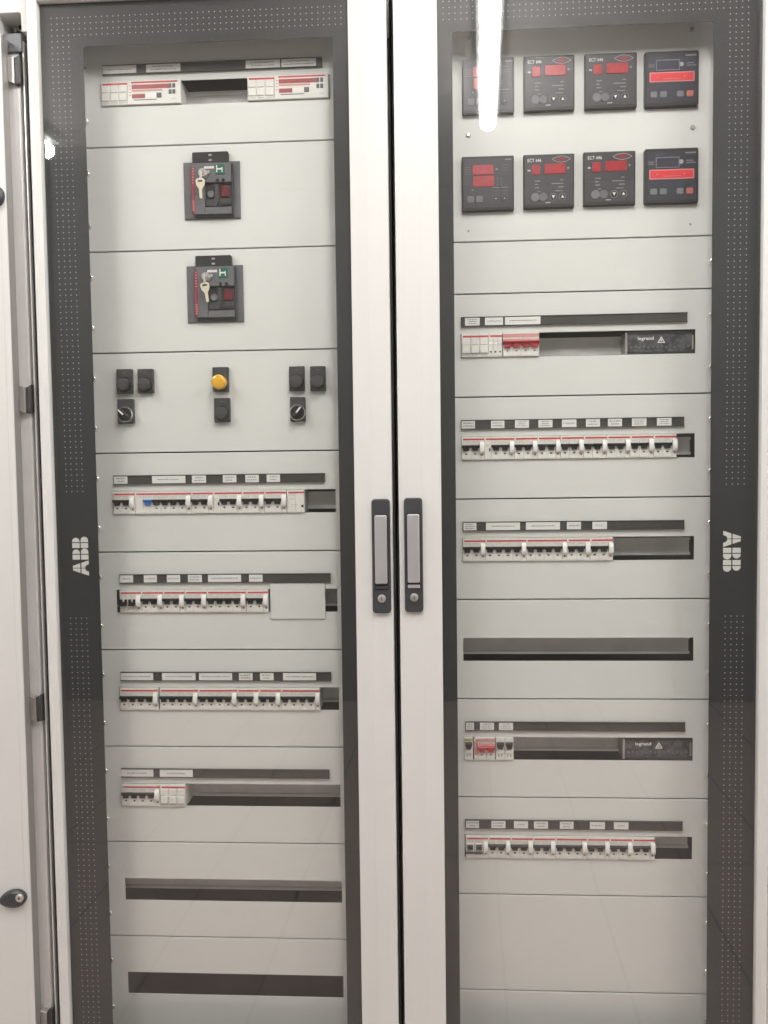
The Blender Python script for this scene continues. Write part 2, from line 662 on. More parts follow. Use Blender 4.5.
def front_panel(cab, xr, zt, zb, slot=None, strip=None, tags=(), tag_y=0, screw_z=None, label=None, strip_end=None, rail=True, big=False):
    """one bolted front plate; slot = (x0,x1); strip = (x0,x1); tags = [(x0,x1,lines)]"""
    off = cab.location
    b = MB()
    g = 0.0013
    o = (xr[0], xr[1], zb + g, zt - g)
    zc = (zt + zb) / 2
    if slot:
        b.ringplate(o, (slot[0], slot[1], zc - 0.0232, zc + 0.0232), 0.0, 0.0016, 'panel_paint', 0.0007)
        # folded edges top and bottom
        b.box(o[0], o[1], zt - g - 0.0018, zt - g, 0.0017, 0.02, 'panel_paint')
        b.box(o[0], o[1], zb + g, zb + g + 0.0018, 0.0017, 0.02, 'panel_paint')
    else:
        b.box(*o, 0.0, 0.02, 'panel_paint', 0.0007)
    p = b.build('front_panel', cab, off, fix=not slot)
    if label:
        p['label'] = label
    hgt = zt - zb
    for sx in (xr[0] + 0.0415, xr[1] - 0.037):
        if big:
            continue
        for f in ((0.25, 0.75) if hgt > 0.15 else (0.5,)):
            panel_screw(p, sx, zt - hgt * f, off)
    if slot and rail:
        r = MB()
        # top-hat rail
        zz = zc
        prof = [(0.0380, zz - .0175), (0.0380, zz - .0125), (0.0445, zz - .0125), (0.0445, zz + .0125), (0.0380, zz + .0125), (0.0380, zz + .0175),
                (0.0390, zz + .0175), (0.0390, zz + .0135), (0.0455, zz + .0135), (0.0455, zz - .0135), (0.0390, zz - .0135), (0.0390, zz - .0175)]
        r.profile_x(prof, slot[0] - 0.015, slot[1] + 0.004, 'rail_zinc')
        r.build('mounting_rail', cab, off)
    if strip:
        zs1, zs0 = zt - 0.0452, zt - 0.0628
        s = MB()
        s.box(strip[0], strip[1], zs0, zs1, -0.0035, 0.0, 'strip_grey', 0.0005)
        s.box(strip[0], strip[1], zs1 - 0.0012, zs1 + 0.0004, -0.0052, -0.0028, 'strip_grey', 0.0003)
        s.box(strip[0], strip[1], zs0 - 0.0004, zs0 + 0.0012, -0.0052, -0.0028, 'strip_grey', 0.0003)
        s.build('label_strip', p, off)
        for k, (x0, x1, nl) in enumerate(tags):
            t = MB()
            t.box(x0, x1, zs0 + 0.0014, zs1 - 0.0014, -0.0044, -0.0036, 'paper')
            if nl:
                text_lines(t, x0 + 0.0015, x1 - 0.0015, zs0 + 0.0035, zs1 - 0.0030, -0.0046, 'ink', nl, seed=int(x0 * 9999) + k)
            t.build('name_tag', p, off, fix=False)
    return p


def shell(cab, x0, x1):
    off = cab.location

    def part(name, args, m='shell_paint'):
        MB().box(*args, m, 0.0).build(name, cab, off)
    part('side_panel', (x0, x0 + 0.002, Z_BOT + .002, Z_TOP - .012, 0.062, 0.38))
    part('side_panel', (x1 - 0.002, x1, Z_BOT + .002, Z_TOP - .012, 0.062, 0.38))
    part('top_panel', (x0, x1, Z_TOP - 0.010, Z_TOP, -0.048, 0.38))
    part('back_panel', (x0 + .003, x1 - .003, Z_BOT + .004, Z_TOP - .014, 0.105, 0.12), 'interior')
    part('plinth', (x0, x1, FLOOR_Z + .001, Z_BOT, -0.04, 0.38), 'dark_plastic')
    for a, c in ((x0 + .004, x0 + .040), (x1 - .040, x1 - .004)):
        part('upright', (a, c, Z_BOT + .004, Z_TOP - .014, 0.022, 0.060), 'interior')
    part('rear_rail', (x0 + .004, x1 - .004, Z_TOP - 0.098, Z_TOP - 0.014, 0.0, 0.02), 'panel_paint')


# left cabinet
XL0, XL1 = -0.150, 0.5540
cabL = empty('electrical_cabinet', (0.20, 0.1, FLOOR_Z), 'left glazed cabinet with two keyed breakers and yellow lamp', 'cabinet', 'glazed switchgear cabinets')
shell(cabL, XL0, XL1)
cabR = empty('electrical_cabinet', (0.905, 0.1, FLOOR_Z), 'right glazed cabinet with eight square meters at the top', 'cabinet', 'glazed switchgear cabinets')
shell(cabR, 0.5555, 1.2590)

SL = (-0.018, 0.4328)      # slot left cabinet
SR = (0.6835, 1.1343)
PLx = (-0.0925, 0.5075)
PRx = (0.609, 1.201)

make_door(cabL, (-0.1300, 0.5485, -1.85, 0.288), (-0.1195, 0.509, -1.80, 0.262), (-0.1128, 0.4765, -1.79, 0.252),
          (-0.0300, 0.4460, -1.755, 0.1705), -0.0905, (-0.0824, -0.0505, -0.8405, -0.7636),
          (0.5095, 0.5443, -0.9120, -0.6950), -1)
make_door(cabR, (0.5605, 1.2520, -1.85, 0.288), (0.6070, 1.241, -1.80, 0.262), (0.6415, 1.2335, -1.79, 0.252),
          (0.6695, 1.1460, -1.755, 0.1705), 1.1755, (1.1705, 1.2030, -0.8403, -0.7628),
          (0.5708, 0.6056, -0.9100, -0.6935), 1)


def tagx(lst, y, Y=-0.0045):
    return [(PX(a, y, Y), PX(c, y, Y), n) for a, c, n in lst]


def stripx(a, c, y):
    return (PX(a, y, -.005), PX(c, y, -.005))


# left column of panels
front_panel(cabL, PLx, 0.2045, 0.0035, SL, stripx(102.0, 322, 66), tagx([(102.6, 136, 1), (146, 180.3, 2), (245.5, 280, 2), (281.3, 316, 2)], 66))
front_panel(cabL, PLx, 0.0035, -0.2)
front_panel(cabL, PLx, -0.2, -0.4)
front_panel(cabL, PLx, -0.4, -0.6)
front_panel(cabL, PLx, -0.6, -0.8, SL, stripx(113.2, 324.7, 480),
            tagx([(113.9, 127.3, 2), (152, 185.3, 1), (192, 206, 2), (222.8, 236.3, 2), (245.3, 258.8, 2), (266.7, 280, 2)], 480))
front_panel(cabL, PLx, -0.8, -1.0, SL, stripx(119.3, 330.5, 578),
            tagx([(119.8, 133, 1), (143.7, 156.7, 1), (166.8, 180, 1), (188, 201.7, 2), (208, 241, 1), (249, 262.5, 1)], 578))
front_panel(cabL, PLx, -1.0, -1.2, SL, stripx(120.2, 331, 676),
            tagx([(120.8, 153, 1), (162, 195.3, 1), (199, 232, 1), (239, 252.5, 2), (260, 273.5, 2), (283, 316, 1)], 676))
front_panel(cabL, PLx, -1.2, -1.4, SL, stripx(121, 329.3, 774), tagx([(121.4, 153.3, 1), (159.8, 192.7, 1)], 774))
front_panel(cabL, PLx, -1.4, -1.6, SL)
front_panel(cabL, PLx, -1.6, -1.8, SL, rail=False)
# right column of panels
pm = front_panel(cabR, PRx, 0.2, -0.2, label='tall plate carrying the eight meters', big=True)
for q in ((692, 29.5), (692.5, 127.5), (468, 38), (468.5, 135), (690, 224), (468.5, 231)):
    pt = P(*q, 0)
    o = MB().prism(circle(pt.x, pt.z, 0.0045 if q[1] < 200 else 0.0016, 14), -0.003, 0.0, 'zinc', 0.001).build('screw', pm, cabR.location)
front_panel(cabR, PRx, -0.2, -0.3)
front_panel(cabR, PRx, -0.3, -0.5, SR, stripx(461, 687.8, 319), tagx([(465, 479.7, 3), (485, 503, 1), (505, 540.5, 1)], 322))
front_panel(cabR, PRx, -0.5, -0.7, SR, stripx(461, 684.5, 424),
            tagx([(461.6, 475, 2), (491, 504.5, 2), (515, 529, 3), (538.5, 552.5, 3), (562, 576.5, 1), (586, 600, 2), (608, 622, 2), (632, 646.5, 3),
                  (657, 671.5, 3)], 424))
front_panel(cabR, PRx, -0.7, -0.9, SR, stripx(462.8, 684.7, 526),
            tagx([(463.5, 476.5, 3), (486, 520, 1), (526, 560, 1), (567, 581, 1), (592.5, 607, 1)], 526))
front_panel(cabR, PRx, -0.9, -1.1, SR)
front_panel(cabR, PRx, -1.1, -1.3, SR, stripx(465.3, 685.5, 726), tagx([(466, 474, 3), (480, 494, 3), (499, 513, 3)], 726))
front_panel(cabR, PRx, -1.3, -1.5, SR, stripx(465.3, 683, 826),
            tagx([(466, 479, 2), (491.5, 505.5, 2), (514, 528, 1), (534, 548, 2), (560, 573.5, 2), (590, 605, 1), (614, 628.5, 1)], 826))
front_panel(cabR, PRx, -1.5, -1.7)
front_panel(cabR, PRx, -1.7, -1.8)

# hinge side of the left cabinet: post, lips, hinge clips, cap at the top
off = cabL.location
MB().box(-0.1950, -0.1622, Z_BOT, 0.194, -0.042, 0.05, 'post_alu', 0.002).build('hinge_post', cabL, off)
MB().box(-0.1548, -0.1518, Z_BOT, 0.192, -0.044, 0.05, 'post_alu', 0.0008).build('hinge_lip', cabL, off)
MB().box(-0.1500, -0.1440, Z_BOT, 0.192, -0.036, 0.05, 'rubber_gap_black').build('door_seal', cabL, off)
for zc in (PZ(15, 76, -.03), PZ(27, 401, -.03), PZ(38, 706, -.03), PZ(47, 1016, -.03)):
    h = MB()
    h.prism([(-0.1800, zc - .021), (-0.1672, zc - .026), (-0.1672, zc + .024), (-0.1800, zc + .028)], -0.055, -0.042, 'zinc', 0.001)
    h.prism([(-0.1670, zc - .026), (-0.1560, zc - .024), (-0.1560, zc + .030), (-0.1670, zc + .024)], -0.052, -0.042, 'dark_plastic', 0.001)
    h.build('hinge', cabL, off)
h = MB()
CAP0, CAP1, HOLE1 = PZ(14, 52, -.048), PZ(14, 33, -.048), PZ(14, 12.5, -.062)
h.prism(rrect(-0.1900, -0.1530, CAP0, CAP1, 0.002, 3), -0.048, 0.02, 'grey_plastic', 0.0015)
h.build('post_cap', cabL, off)
h = MB()
h.box(-0.199, -0.140, CAP1 - .02, 0.275, 0.0, 0.02, 'rubber_gap_black')
h.build('socket', cabL, off)
h = MB()
BX, BZ = PX(20.5, 27.5, -.02), PZ(20.5, 27.5, -.02)
h.prism(circle(BX, BZ, 0.0075, 16), -0.02, 0.0, 'steel', 0.001)
h.prism(circle(BX, BZ, 0.0042, 12), -0.0205, -0.0199, 'rubber_gap_black')
h.box(BX - .015, BX - .0085, BZ - .008, BZ + .003, -0.018, 0.0, 'steel', 0.001)
h.build('hinge_bolt', cabL, off)
h = MB()
h.prism([(-0.40, HOLE1 - .036), (-0.193, HOLE1 - .036), (-0.1925, HOLE1 - .004), (-0.189, HOLE1), (-0.150, HOLE1), (-0.1465, HOLE1 - .003), (-0.1460, HOLE1 - .036), (-0.1325, HOLE1 - .036), (-0.1325, 0.42), (-0.40, 0.42)], -0.062, 0.0, 'frame_paint', 0.001)
h.build('header', cabL, off)

# neighbouring cabinet at the left edge
cabN = empty('electrical_cabinet', (-0.55, 0.1, FLOOR_Z), 'plain white cabinet door with dark oval lock at the left edge', 'cabinet')
off = cabN.location
dN = MB().box(-0.90, -0.1810, Z_BOT + .01, PZ(2, 33, -.076), -0.076, -0.050, 'frame_paint', 0.0018).build('door', cabN, off)
MB().box(-0.90, -0.2045, FLOOR_Z + .001, 0.200, -0.030, 0.38, 'shell_paint').build('body', cabN, off)
MB().box(-0.2044, -0.2010, Z_BOT, 0.20, -0.048, 0.05, 'rubber_gap_black').build('door_seal', cabN, off)
lc = P(14.5, 897.5, -0.076)
lk = MB()
pts = []
for k in range(40):
    a = 2 * math.pi * k / 40
    # egg: larger lobe right, smaller left, tilted up to the right
    u = 0.0272 * math.cos(a)
    v = (0.0172 + 0.0022 * math.cos(a)) * math.sin(a)
    t = math.radians(10)
    pts.append((lc.x - 0.0005 + u * math.cos(t) - v * math.sin(t), lc.z + u * math.sin(t) + v * math.cos(t)))
lk.prism(pts, -0.088, -0.076, 'handle_grey', 0.004)
lk.build('lock_cover', dN, off, smooth=True)
lk = MB()
c2 = P(19.5, 898, -0.089)
lk.prism(circle(c2.x, c2.z, 0.0078, 20), -0.0915, -0.0865, 'steel', 0.001)
lk.prism(circle(c2.x, c2.z, 0.0036, 3), -0.0920, -0.0914, 'rubber_gap_black')
lk.build('lock_core', dN, off)
c3 = P(-7, 196, -0.08)
lk = MB()
lk.prism(circle(c3.x, c3.z, 0.0215, 24), -0.088, -0.076, 'handle_grey', 0.004)
lk.build('lock_cover', dN, off, smooth=True)
MB().box(-0.1808, -0.1800, Z_BOT + .012, 0.19, -0.0735, -0.0505, 'edge_grey').build('edge_strip', dN, off)  # grey strip added over the door's edge face to darken it
MB().box(-0.1950, -0.1500, Z_BOT, 0.19, 0.051, 0.055, 'rubber_gap_black').build('gap_shade_strip', cabL, cabL.location)  # near-black strip put behind the post gap to paint in its shade
# the groove pressed near the door edge
MB().box(-0.1932, -0.1920, Z_BOT + .03, 0.19, -0.0763, -0.0757, 'shell_paint').build('edge_groove', dN, off)

# ------------------------------------------------------------------ modular devices
POLE_W = {'b': .0175, 'x': .0175, 'h': .0135, 'B': .0175, 'u': .0175, 'w': .0175, 'r': .0175, 't': .0088, 'k': .0175, 'v': .0175, 'p': .0070, 's': .0095,
          'o': .0175}
YF = -0.0045          # front face of the modular devices, a little proud of the plate
PROTO = {}


def device_proto(spec, style=''):
    """spec: one letter per pole, 's' = side contact with curved lever. Built around its own left edge / centre line."""
    key = (spec, style)
    W = sum(POLE_W[c] for c in spec)
    parts = []
    b = MB()
    top = 0.0226
    x = 0.0
    # housings: one moulded block per pole with a fine joint
    for c in spec:
        w = POLE_W[c]
        if c != 's':
            b.box(x + .00012, x + w - .00012, -top, top, YF, 0.046, 'white_plastic', 0.0007)
        x += w
    yp = YF - 0.00025
    cont = [i for i, c in enumerate(spec) if c != 's']
    if style not in ('nostripe', 'lime'):
        xs = 0.0
        for c in spec:
            w = POLE_W[c]
            if c == 'r' and style == 'isolator':
                b.sheet(xs, xs + w, 0.0142, 0.0212, yp, 'pink_print')
                b.sheet(xs, xs + w, 0.0090, 0.0110, yp, 'pink_print')
            elif c not in 's':
                b.sheet(xs + (0.003 if xs == 0 else 0), xs + w, 0.0157, 0.0190, yp, 'red_line')
            else:
                pass
            xs += w
    if style == 'lime':
        b.sheet(0.0008, W - 0.0008, 0.0165, 0.0205, yp, 'lime')
    r = random.Random(hash(spec) % 1000 if False else len(spec) * 7)
    x = 0.0
    for c in spec:
        w = POLE_W[c]
        cx = x + w / 2
        if c in 'bBuwrx' and w > 0.012:
            # small type above the toggle
            for k in range(2):
                zt = 0.0130 - 0.0026 * k
                q = x + 0.003
                while q < x + w - 0.004:
                    l = r.uniform(.001, .003)
                    b.sheet(q, q + l, zt, zt + 0.0011, yp, 'faint_ink')
                    q += l + r.uniform(.0008, .002)
        if c in 'bB':
            t = MB()
            m = 'black_plastic' if c == 'b' else 'blue_toggle'
            e = 0.0088
            t.prism([(cx - 0.0052, -0.0052), (cx + 0.0052, -0.0052), (cx + 0.0060, 0.0004), (cx + e, 0.0012), (cx + e, 0.0062), (cx - e, 0.0062), (cx - e, 0.0012),
                     (cx - 0.0060, 0.0004)], YF - 0.0038, YF + .0005, m, 0.0006)
            t.prism([(cx - e + .0004, 0.0028), (cx + e - .0004, 0.0028), (cx + e - .0004, 0.0058), (cx - e + .0004, 0.0058)], YF - 0.0062, YF - 0.0036, m, 0.0008)
            parts.append(('toggle', t))
            if c == 'b':
                b.prism(circle(cx, -0.0112, 0.0024, 8, 0.0015), YF - 0.0004, YF + .001, 'rubber_gap_black')
        elif c == 'u':
            t = MB()
            t.prism([(cx - 0.0068, -0.0075), (cx + 0.0068, -0.0075), (cx + 0.0068, 0.0045), (cx + 0.0030, 0.0045), (cx + 0.0022, -0.0010), (cx - 0.0022, -0.0010),
                     (cx - 0.0030, 0.0045), (cx - 0.0068, 0.0045)], YF - 0.0050, YF + .0005, 'black_plastic', 0.0005)
            t.box(cx - .0060, cx + .0060, -0.0080, -0.0045, YF - 0.010, YF - 0.0045, 'black_plastic', 0.001)
            parts.append(('toggle', t))
        elif c == 'w':
            b.ringplate((cx - .0080, cx + .0080, -.0115, .0080), (cx - .0058, cx + .0058, -.0085, .0055), YF - 0.0020, YF, 'pure_white', 0.0005)
            b.box(cx - .0085, cx + .0085, -0.0135, -0.0090, YF - .0024, YF, 'dark_plastic', 0.0005)
            t = MB()
            t.box(cx - .0056, cx + .0056, -.0030, .0053, YF - 0.0075, YF + .0003, 'black_plastic', 0.001)
            parts.append(('toggle', t))
        elif c == 'r':
            t = MB()
            m = 'red_toggle'
            t.prism([(cx - 0.0058, -0.0056), (cx + 0.0058, -0.0056), (cx + 0.0062, -0.0008), (cx + .0087, 0.0000), (cx + .0087, 0.0072), (cx - .0087, 0.0072),
                     (cx - .0087, 0.0000), (cx - 0.0062, -0.0008)], YF - 0.0060, YF + .0005, m, 0.0006)
            t.box(cx - .0084, cx + .0084, 0.0034, 0.0068, YF - 0.0105, YF - 0.0058, m, 0.0012)
            parts.append(('toggle', t))
            b.prism(circle(cx, -0.0118, 0.0019, 8, 0.0013), YF - 0.0004, YF + .001, 'rubber_gap_black')
        elif c == 'v':
            t = MB()
            t.prism([(cx - 0.0040, 0.0010), (cx + 0.0040, 0.0010), (cx + 0.0070, 0.0090), (cx + 0.0070, 0.0140), (cx - 0.0070, 0.0140), (cx - 0.0070, 0.0090)],
                    YF - 0.0060, YF + .0005, 'black_plastic', 0.0006)
            t.box(cx - .0060, cx + .0060, 0.0095, 0.0135, YF - 0.010, YF - 0.0058, 'black_plastic', 0.001)
            parts.append(('toggle', t))
            b.box(cx - .0066, cx + .0066, -0.0080, -0.0005, YF - .0022, YF, 'pure_white', 0.0008)
            for k in (-1, 1):
                b.sheet(cx + k * .003 - .0007, cx + k * .003 + .0007, -0.0155, -0.0105, yp, 'ink')
        elif c == 't':
            for k, zz in enumerate((0.0105, 0.0030)):
                b.box(cx - .0026, cx + .0026, zz - .002, zz + .002, YF - .0012, YF, 'pure_white', 0.0004)
            b.prism(circle(cx, -0.0128, 0.0019, 8), YF - 0.0005, YF + .001, 'ink')
        elif c == 'k':
            two = style == 'sixkey'
            k1 = MB()
            k1.box(cx - .0072, cx + .0072, 0.0015, 0.0138, YF - .0018, YF + .0003, 'white_plastic', 0.0006)
            parts.append(('key', k1))
            k2 = MB()
            k2.box(cx - .0074, cx + .0074, -0.0150, -0.0008, YF - (.0020 if two else .0036), YF + .0003, 'white_plastic', 0.0008)
            parts.append(('key', k2))
            b.sheet(cx - .0062, cx + .0062, -0.0190, -0.0176, yp, 'faint_ink')
        elif c == 'h':
            b.prism(rrect(cx + .0022, cx + .0050, -.0065, -.0005, .0008, 2), YF - .0012, YF, 'rubber_gap_black', 0.0003)
            b.sheet(cx - .005, cx + .002, 0.006, 0.0074, yp, 'faint_ink')
            b.sheet(cx - .005, cx + .000, 0.003, 0.0040, yp, 'faint_ink')
        elif c == 'p':
            b.sheet(x + .0008, x + w, -0.0120, 0.0145, yp, 'pink_line')
        elif c == 'o':
            b.prism(circle(cx + .0045, -0.0095, 0.0024, 10), YF - .0016, YF, 'rubber_gap_black', 0.0004)
            b.sheet(x - .010, x + .002, -0.0105, -0.0097, yp, 'faint_ink')
            b.sheet(x - .010, x + .004, -0.0070, -0.0062, yp, 'faint_ink')
            b.sheet(x - .012, x - .002, 0.004, 0.0052, yp, 'faint_ink')
        elif c == 's':
            s = MB()
            s.box(x + .0002, x + w - .0002, -top, top, YF + .0005, 0.046, 'white_plastic', 0.0005)
            # curved bright lever
            prof = []
            for k in range(13):
                a = math.radians(-90 + 180 * k / 12)
                prof.append((YF - 0.0075 * math.cos(a) ** 0.7 if math.cos(a) > 0 else YF, 0.0010 + 0.0118 * math.sin(a)))
            prof = prof + [(YF + .001, 0.0128), (YF + .001, -0.0108)]
            s.profile_x(prof, x + .0004, x + w - .0004, 'pure_white')
            s.box(x + .0034, x + w - .0032, -0.0150, -0.0122, YF - .0006, YF + .001, 'brown_mark', 0.0002)
            s.sheet(x + .0002, x + w - .0002, 0.0157, 0.0190, YF + .0002, 'red_line')
            parts.append(('side_contact', s))
        x += w
    # terminal print at the bottom edge
    b.sheet(0.001, W - 0.001 - (POLE_W['s'] if spec.endswith('s') else 0), -0.0206, -0.0202, yp, 'faint_ink')
    return b, parts, W


def device(name, spec, style, x, zc, label, cat, group):
    key = (spec, style)
    if key not in PROTO:
        b, parts, W = device_proto(spec, style)
        e = empty(name, (x, 0, zc), label, cat, group)
        b.build('body', e, fix=False)
        for pn, pb in parts:
            pb.build(pn, e, smooth=(pn == 'side_contact'), fix=(pn != 'side_contact'))
        PROTO[key] = (e, W)
        return e, W
    src, W = PROTO[key]
    e = copy_tree(src)
    e.name = name
    e.location = (x, 0, zc)
    e['label'] = label
    e['category'] = cat
    if group:
        e['group'] = group
    return e, W


def fit_parts(e):
    return e


ORD = ['first', 'second', 'third', 'fourth', 'fifth', 'sixth', 'seventh', 'eighth', 'ninth']
KIND = {'b': 'two-pole'}


def row(y, zc, items, where, group):
    """items: (px of left edge, spec, style, name, category, description)"""
    prev = -9
    for k, (px, spec, style, name, cat, desc) in enumerate(items):
        x = max(PX(px, y, YF), prev + 0.0002)
        lab = f'{desc}, {ORD[k]} from left {where}'
        e, W = device(name, spec, style, x, zc, lab, cat, group)
        prev = x + W


CB = 'circuit_breaker'
two = 'white two-pole breaker with black toggles'
four = 'white four-pole breaker with black toggles'


def B2(px):
    return (px, 'bbs', '', CB, 'breaker', two)


def B4(px):
    return (px, 'bbbbs', '', CB, 'breaker', four)


row(500, -0.7002, [B2(113.0), (135, 'xBbbbbs', '', 'residual_current_breaker', 'breaker', 'wide breaker with single blue toggle'), B2(190.8),
                   (213.3, 'hbbs', '', CB, 'breaker', 'two-pole breaker with blank test module'), B2(242), B2(264.3),
                   (287, 'xo', '', 'residual_current_block', 'breaker', 'blank white module without toggles')],
    "in left cabinet's top breaker row", 'breakers in the upper left row')
row(600, -0.9002, [(119.6, 'uus', '', CB, 'breaker', 'two-pole breaker with lowered U-shaped toggles'), B2(141.2), B2(163), B2(185), B4(206.7), B2(246.3)],
    'in the left row beside blank cover', 'breakers beside the cover plate')
row(699, -1.1004, [B4(120), B4(159.7), B4(198.2), B2(237), B2(258.3), B4(280)],
    "in left cabinet's third breaker row", 'breakers in the third left row')
row(796, -1.3006, [B4(121.8), (160.2, 'kkk', '', 'key_relay', 'relay', 'white relay with three square keys')],
    "in left cabinet's lowest filled row", 'devices in the lowest filled left row')
row(343, -0.4002, [(461.4, 'kkk', '', 'key_relay', 'relay', 'white relay with three square keys'),
                   (488.6, 'ttt', '', 'fuse_module', 'fuse', 'narrow white three-way module'),
                   (502.9, 'rrrr', 'isolator', 'isolator_switch', 'isolator', 'four-pole isolator with red toggles')],
    "in right cabinet's row below meters", 'devices in the row below the meters')
row(446, -0.6002, [B2(461.6), (484, 'hbbs', '', CB, 'breaker', 'two-pole breaker with blank test module')] + [B2(p) for p in (513.8, 536.6, 559.3, 581.8, 604.6, 628, 651.4)],
    "in right cabinet's row of nine", 'breakers in the row of nine')
row(549, -0.8004, [B2(462.8), B4(484.8), B4(525), B2(565.8), B2(588.4)], "in right row above empty slot", 'breakers above the empty right slot')
row(748, -1.2, [(464.3, 'v', 'lime', 'miniature_breaker', 'breaker', 'slim single-pole breaker with lime top'),
                (474, 'prr', 'isolator', 'isolator_switch', 'isolator', 'small two-pole isolator with red toggles'),
                (495.8, 'v', 'nostripe', 'miniature_breaker', 'breaker', 'slim single-pole breaker'),
                (504.7, 'v', 'nostripe', 'miniature_breaker', 'breaker', 'slim single-pole breaker')],
    "in right cabinet's short row", 'devices in the short right row')
row(849, -1.4006, [(465.8, 'wws', '', CB, 'breaker', 'two-pole breaker with framed toggles'), B2(487.2), B2(509.3), B2(531.4),
                   (553.5, 'bbbs', '', CB, 'breaker', 'white three-pole breaker with black toggles'), B2(585.6), B2(608.3), B2(632)],
    "in right cabinet's lowest filled row", 'breakers in the lowest right row')


# current monitors with key pads at the top of the left cabinet
def monitor(px, where):
    x = PX(px, 93, YF)
    zc = 0.1052
    e, W = device('key_relay', 'kkk', 'sixkey', x, zc, f'white key pad of six square keys, {where} end of the top left row', 'relay', 'key pads in the top row')
    x1 = x + W + .0003
    w = 0.1060
    m = empty('current_monitor', (x1, 0, zc), f'white monitor with red printed displays, {where} of the top left row', 'monitor', 'monitors in the top row')
    o = (x1, 0, zc)
    b = MB()
    b.box(x1, x1 + w, zc - .0226, zc + .0226, YF, 0.046, 'white_plastic', 0.001)
    b.build('body', m, o)
    yp = YF - .0004
    d = MB()
    d.box(x1 + .008, x1 + w - .006, zc + .0178, zc + .0205, yp - .0002, YF + .0003, 'red_line')
    d.box(x1 + .009, x1 + w * .80, zc + .0066, zc + .0148, yp, YF + .0003, 'monitor_red')
    d.build('display', m, o)
    d = MB()
    d.box(x1 + .009, x1 + w * .66, zc + .0018, zc + .0050, yp, YF + .0003, 'pink_print')
    d.box(x1 + .009, x1 + w * .33, zc - .0110, zc - .0030, yp, YF + .0003, 'monitor_red')
    d.build('display', m, o)
    d = MB()
    d.box(x1 + w * .35, x1 + w * .54, zc - .0095, zc - .0022, yp, YF + .0003, 'pure_white')
    d.box(x1 + w * .55, x1 + w * .64, zc - .0110, zc - .0020, yp - .001, YF + .0003, 'grey_plastic', .0005)
    d.build('selector', m, o)
    d = MB()
    for i in range(2):
        for j in range(2):
            xx = x1 + w * (.805 + .07 * i)
            zz = zc + .0115 - .0115 * j
            d.box(xx - .0028, xx + .0028, zz - .0045, zz + .0035, yp - .0008, YF + .0003, 'grey_plastic', .0004)
    d.build('button', m, o)
    d = MB()
    d.sheet(x1 + .012, x1 + w * .55, zc - .0150, zc - .0135, YF - .0003, 'ink')
    for k in range(4):
        d.sheet(x1 + .004, x1 + .0065, zc + .012 - k * .006, zc + .0135 - k * .006, YF - .0003, 'red_line')
    d.sheet(x1 + w * .82, x1 + w * .92, zc - .0150, zc - .0138, YF - .0003, 'faint_ink')
    d.build('print', m, o, fix=False)


monitor(101, 'left')
monitor(247.5, 'right')

# plain cover plate over the slot
a, c = P(269.6, 583.5, -.006), P(325.3, 619.2, -.006)
cv = MB()
cv.box(a.x - 0.0, c.x, c.z, a.z, -0.0030, -0.0004, 'panel_paint', 0.0006)
o = cv.build('cover_plate', None, ((a.x + c.x) / 2, 0, c.z))
o.location = ((a.x + c.x) / 2, 0, c.z)
o['label'] = 'plain rectangular cover plate over the slot beside the breakers'
o['category'] = 'cover plate'


# distribution blocks
def dist_block(px0, px1, y, zc, label):
    x0, x1 = PX(px0, y, 0.004), PX(px1, y, 0.004)
    e = empty('distribution_block', ((x0 + x1) / 2, 0, zc), label, 'terminal block', 'terminal blocks with smoked covers')
    o = e.location
    yf = 0.004
    b = MB()
    b.box(x0 + .004, x1 - .003, zc - .0185, zc + .0205, yf + .003, 0.046, 'block_dark', 0.001)
    b.box(x0 + .004, x1 + .001, zc + .0165, zc + .0235, yf + .001, 0.046, 'dark_plastic', 0.001)
    b.box(x0 + .004, x1 + .001, zc - .0235, zc - .0190, yf + .001, 0.046, 'dark_plastic', 0.001)
    b.build('body', e, o)
    MB().box(x0, x0 + .0045, zc - .0215, zc + .0195, yf - .001, 0.040, 'zinc', 0.0006).build('end_plate', e, o)
    MB().box(x1 - .0050, x1 - .002, zc - .015, zc + .013, yf, 0.040, 'zinc', 0.0006).build('end_plate', e, o)
    s = MB()
    r = random.Random(int(px0))
    for k in range(14):
        cx = x0 + .012 + k * (x1 - x0 - .024) / 13
        s.prism(circle(cx, zc - .0095 + (k % 2) * .002, .0030, 10), yf + .0015, yf + .004, 'grey_plastic', .0006)
    s.build('terminal_screws', e, o)
    t = MB()
    w = x1 - x0
    t.text('legrand', x0 + w * .185, zc + .0055, .0062, yf + .0024, 'pure_white', width=w * .225, bold=0.012)
    text_lines(t, x0 + w * .185, x0 + w * .30, zc + .0005, zc + .0030, yf + .0024, 'pale_ink', 1, 3)
    cx, cz = x0 + w * .525, zc + .0035
    s1 = .0085
    for k in range(3):
        a0, a1 = math.radians(90 + 120 * k), math.radians(210 + 120 * k)
        p0, p1 = (cx + s1 * math.cos(a0), cz + s1 * math.sin(a0)), (cx + s1 * math.cos(a1), cz + s1 * math.sin(a1))
        q0, q1 = (cx + s1 * .62 * math.cos(a0), cz + s1 * .62 * math.sin(a0)), (cx + s1 * .62 * math.cos(a1), cz + s1 * .62 * math.sin(a1))
        t.flat([p0, p1, q1, q0], yf + .0024, 'pure_white')
    t.flat([(cx - .0006, cz + .0030), (cx - .0018, cz - .0003), (cx - .0003, cz - .0003), (cx - .0009, cz - .0032), (cx + .0017, cz + .0006), (cx + .0002, cz + .0006),
            (cx + .0009, cz + .0030)], yf + .0023, 'pure_white')
    text_lines(t, x0 + w * .72, x0 + w * .88, zc + .0015, zc + .0110, yf + .0024, 'key_grey', 3, 5)
    t.build('print', e, o, fix=False)


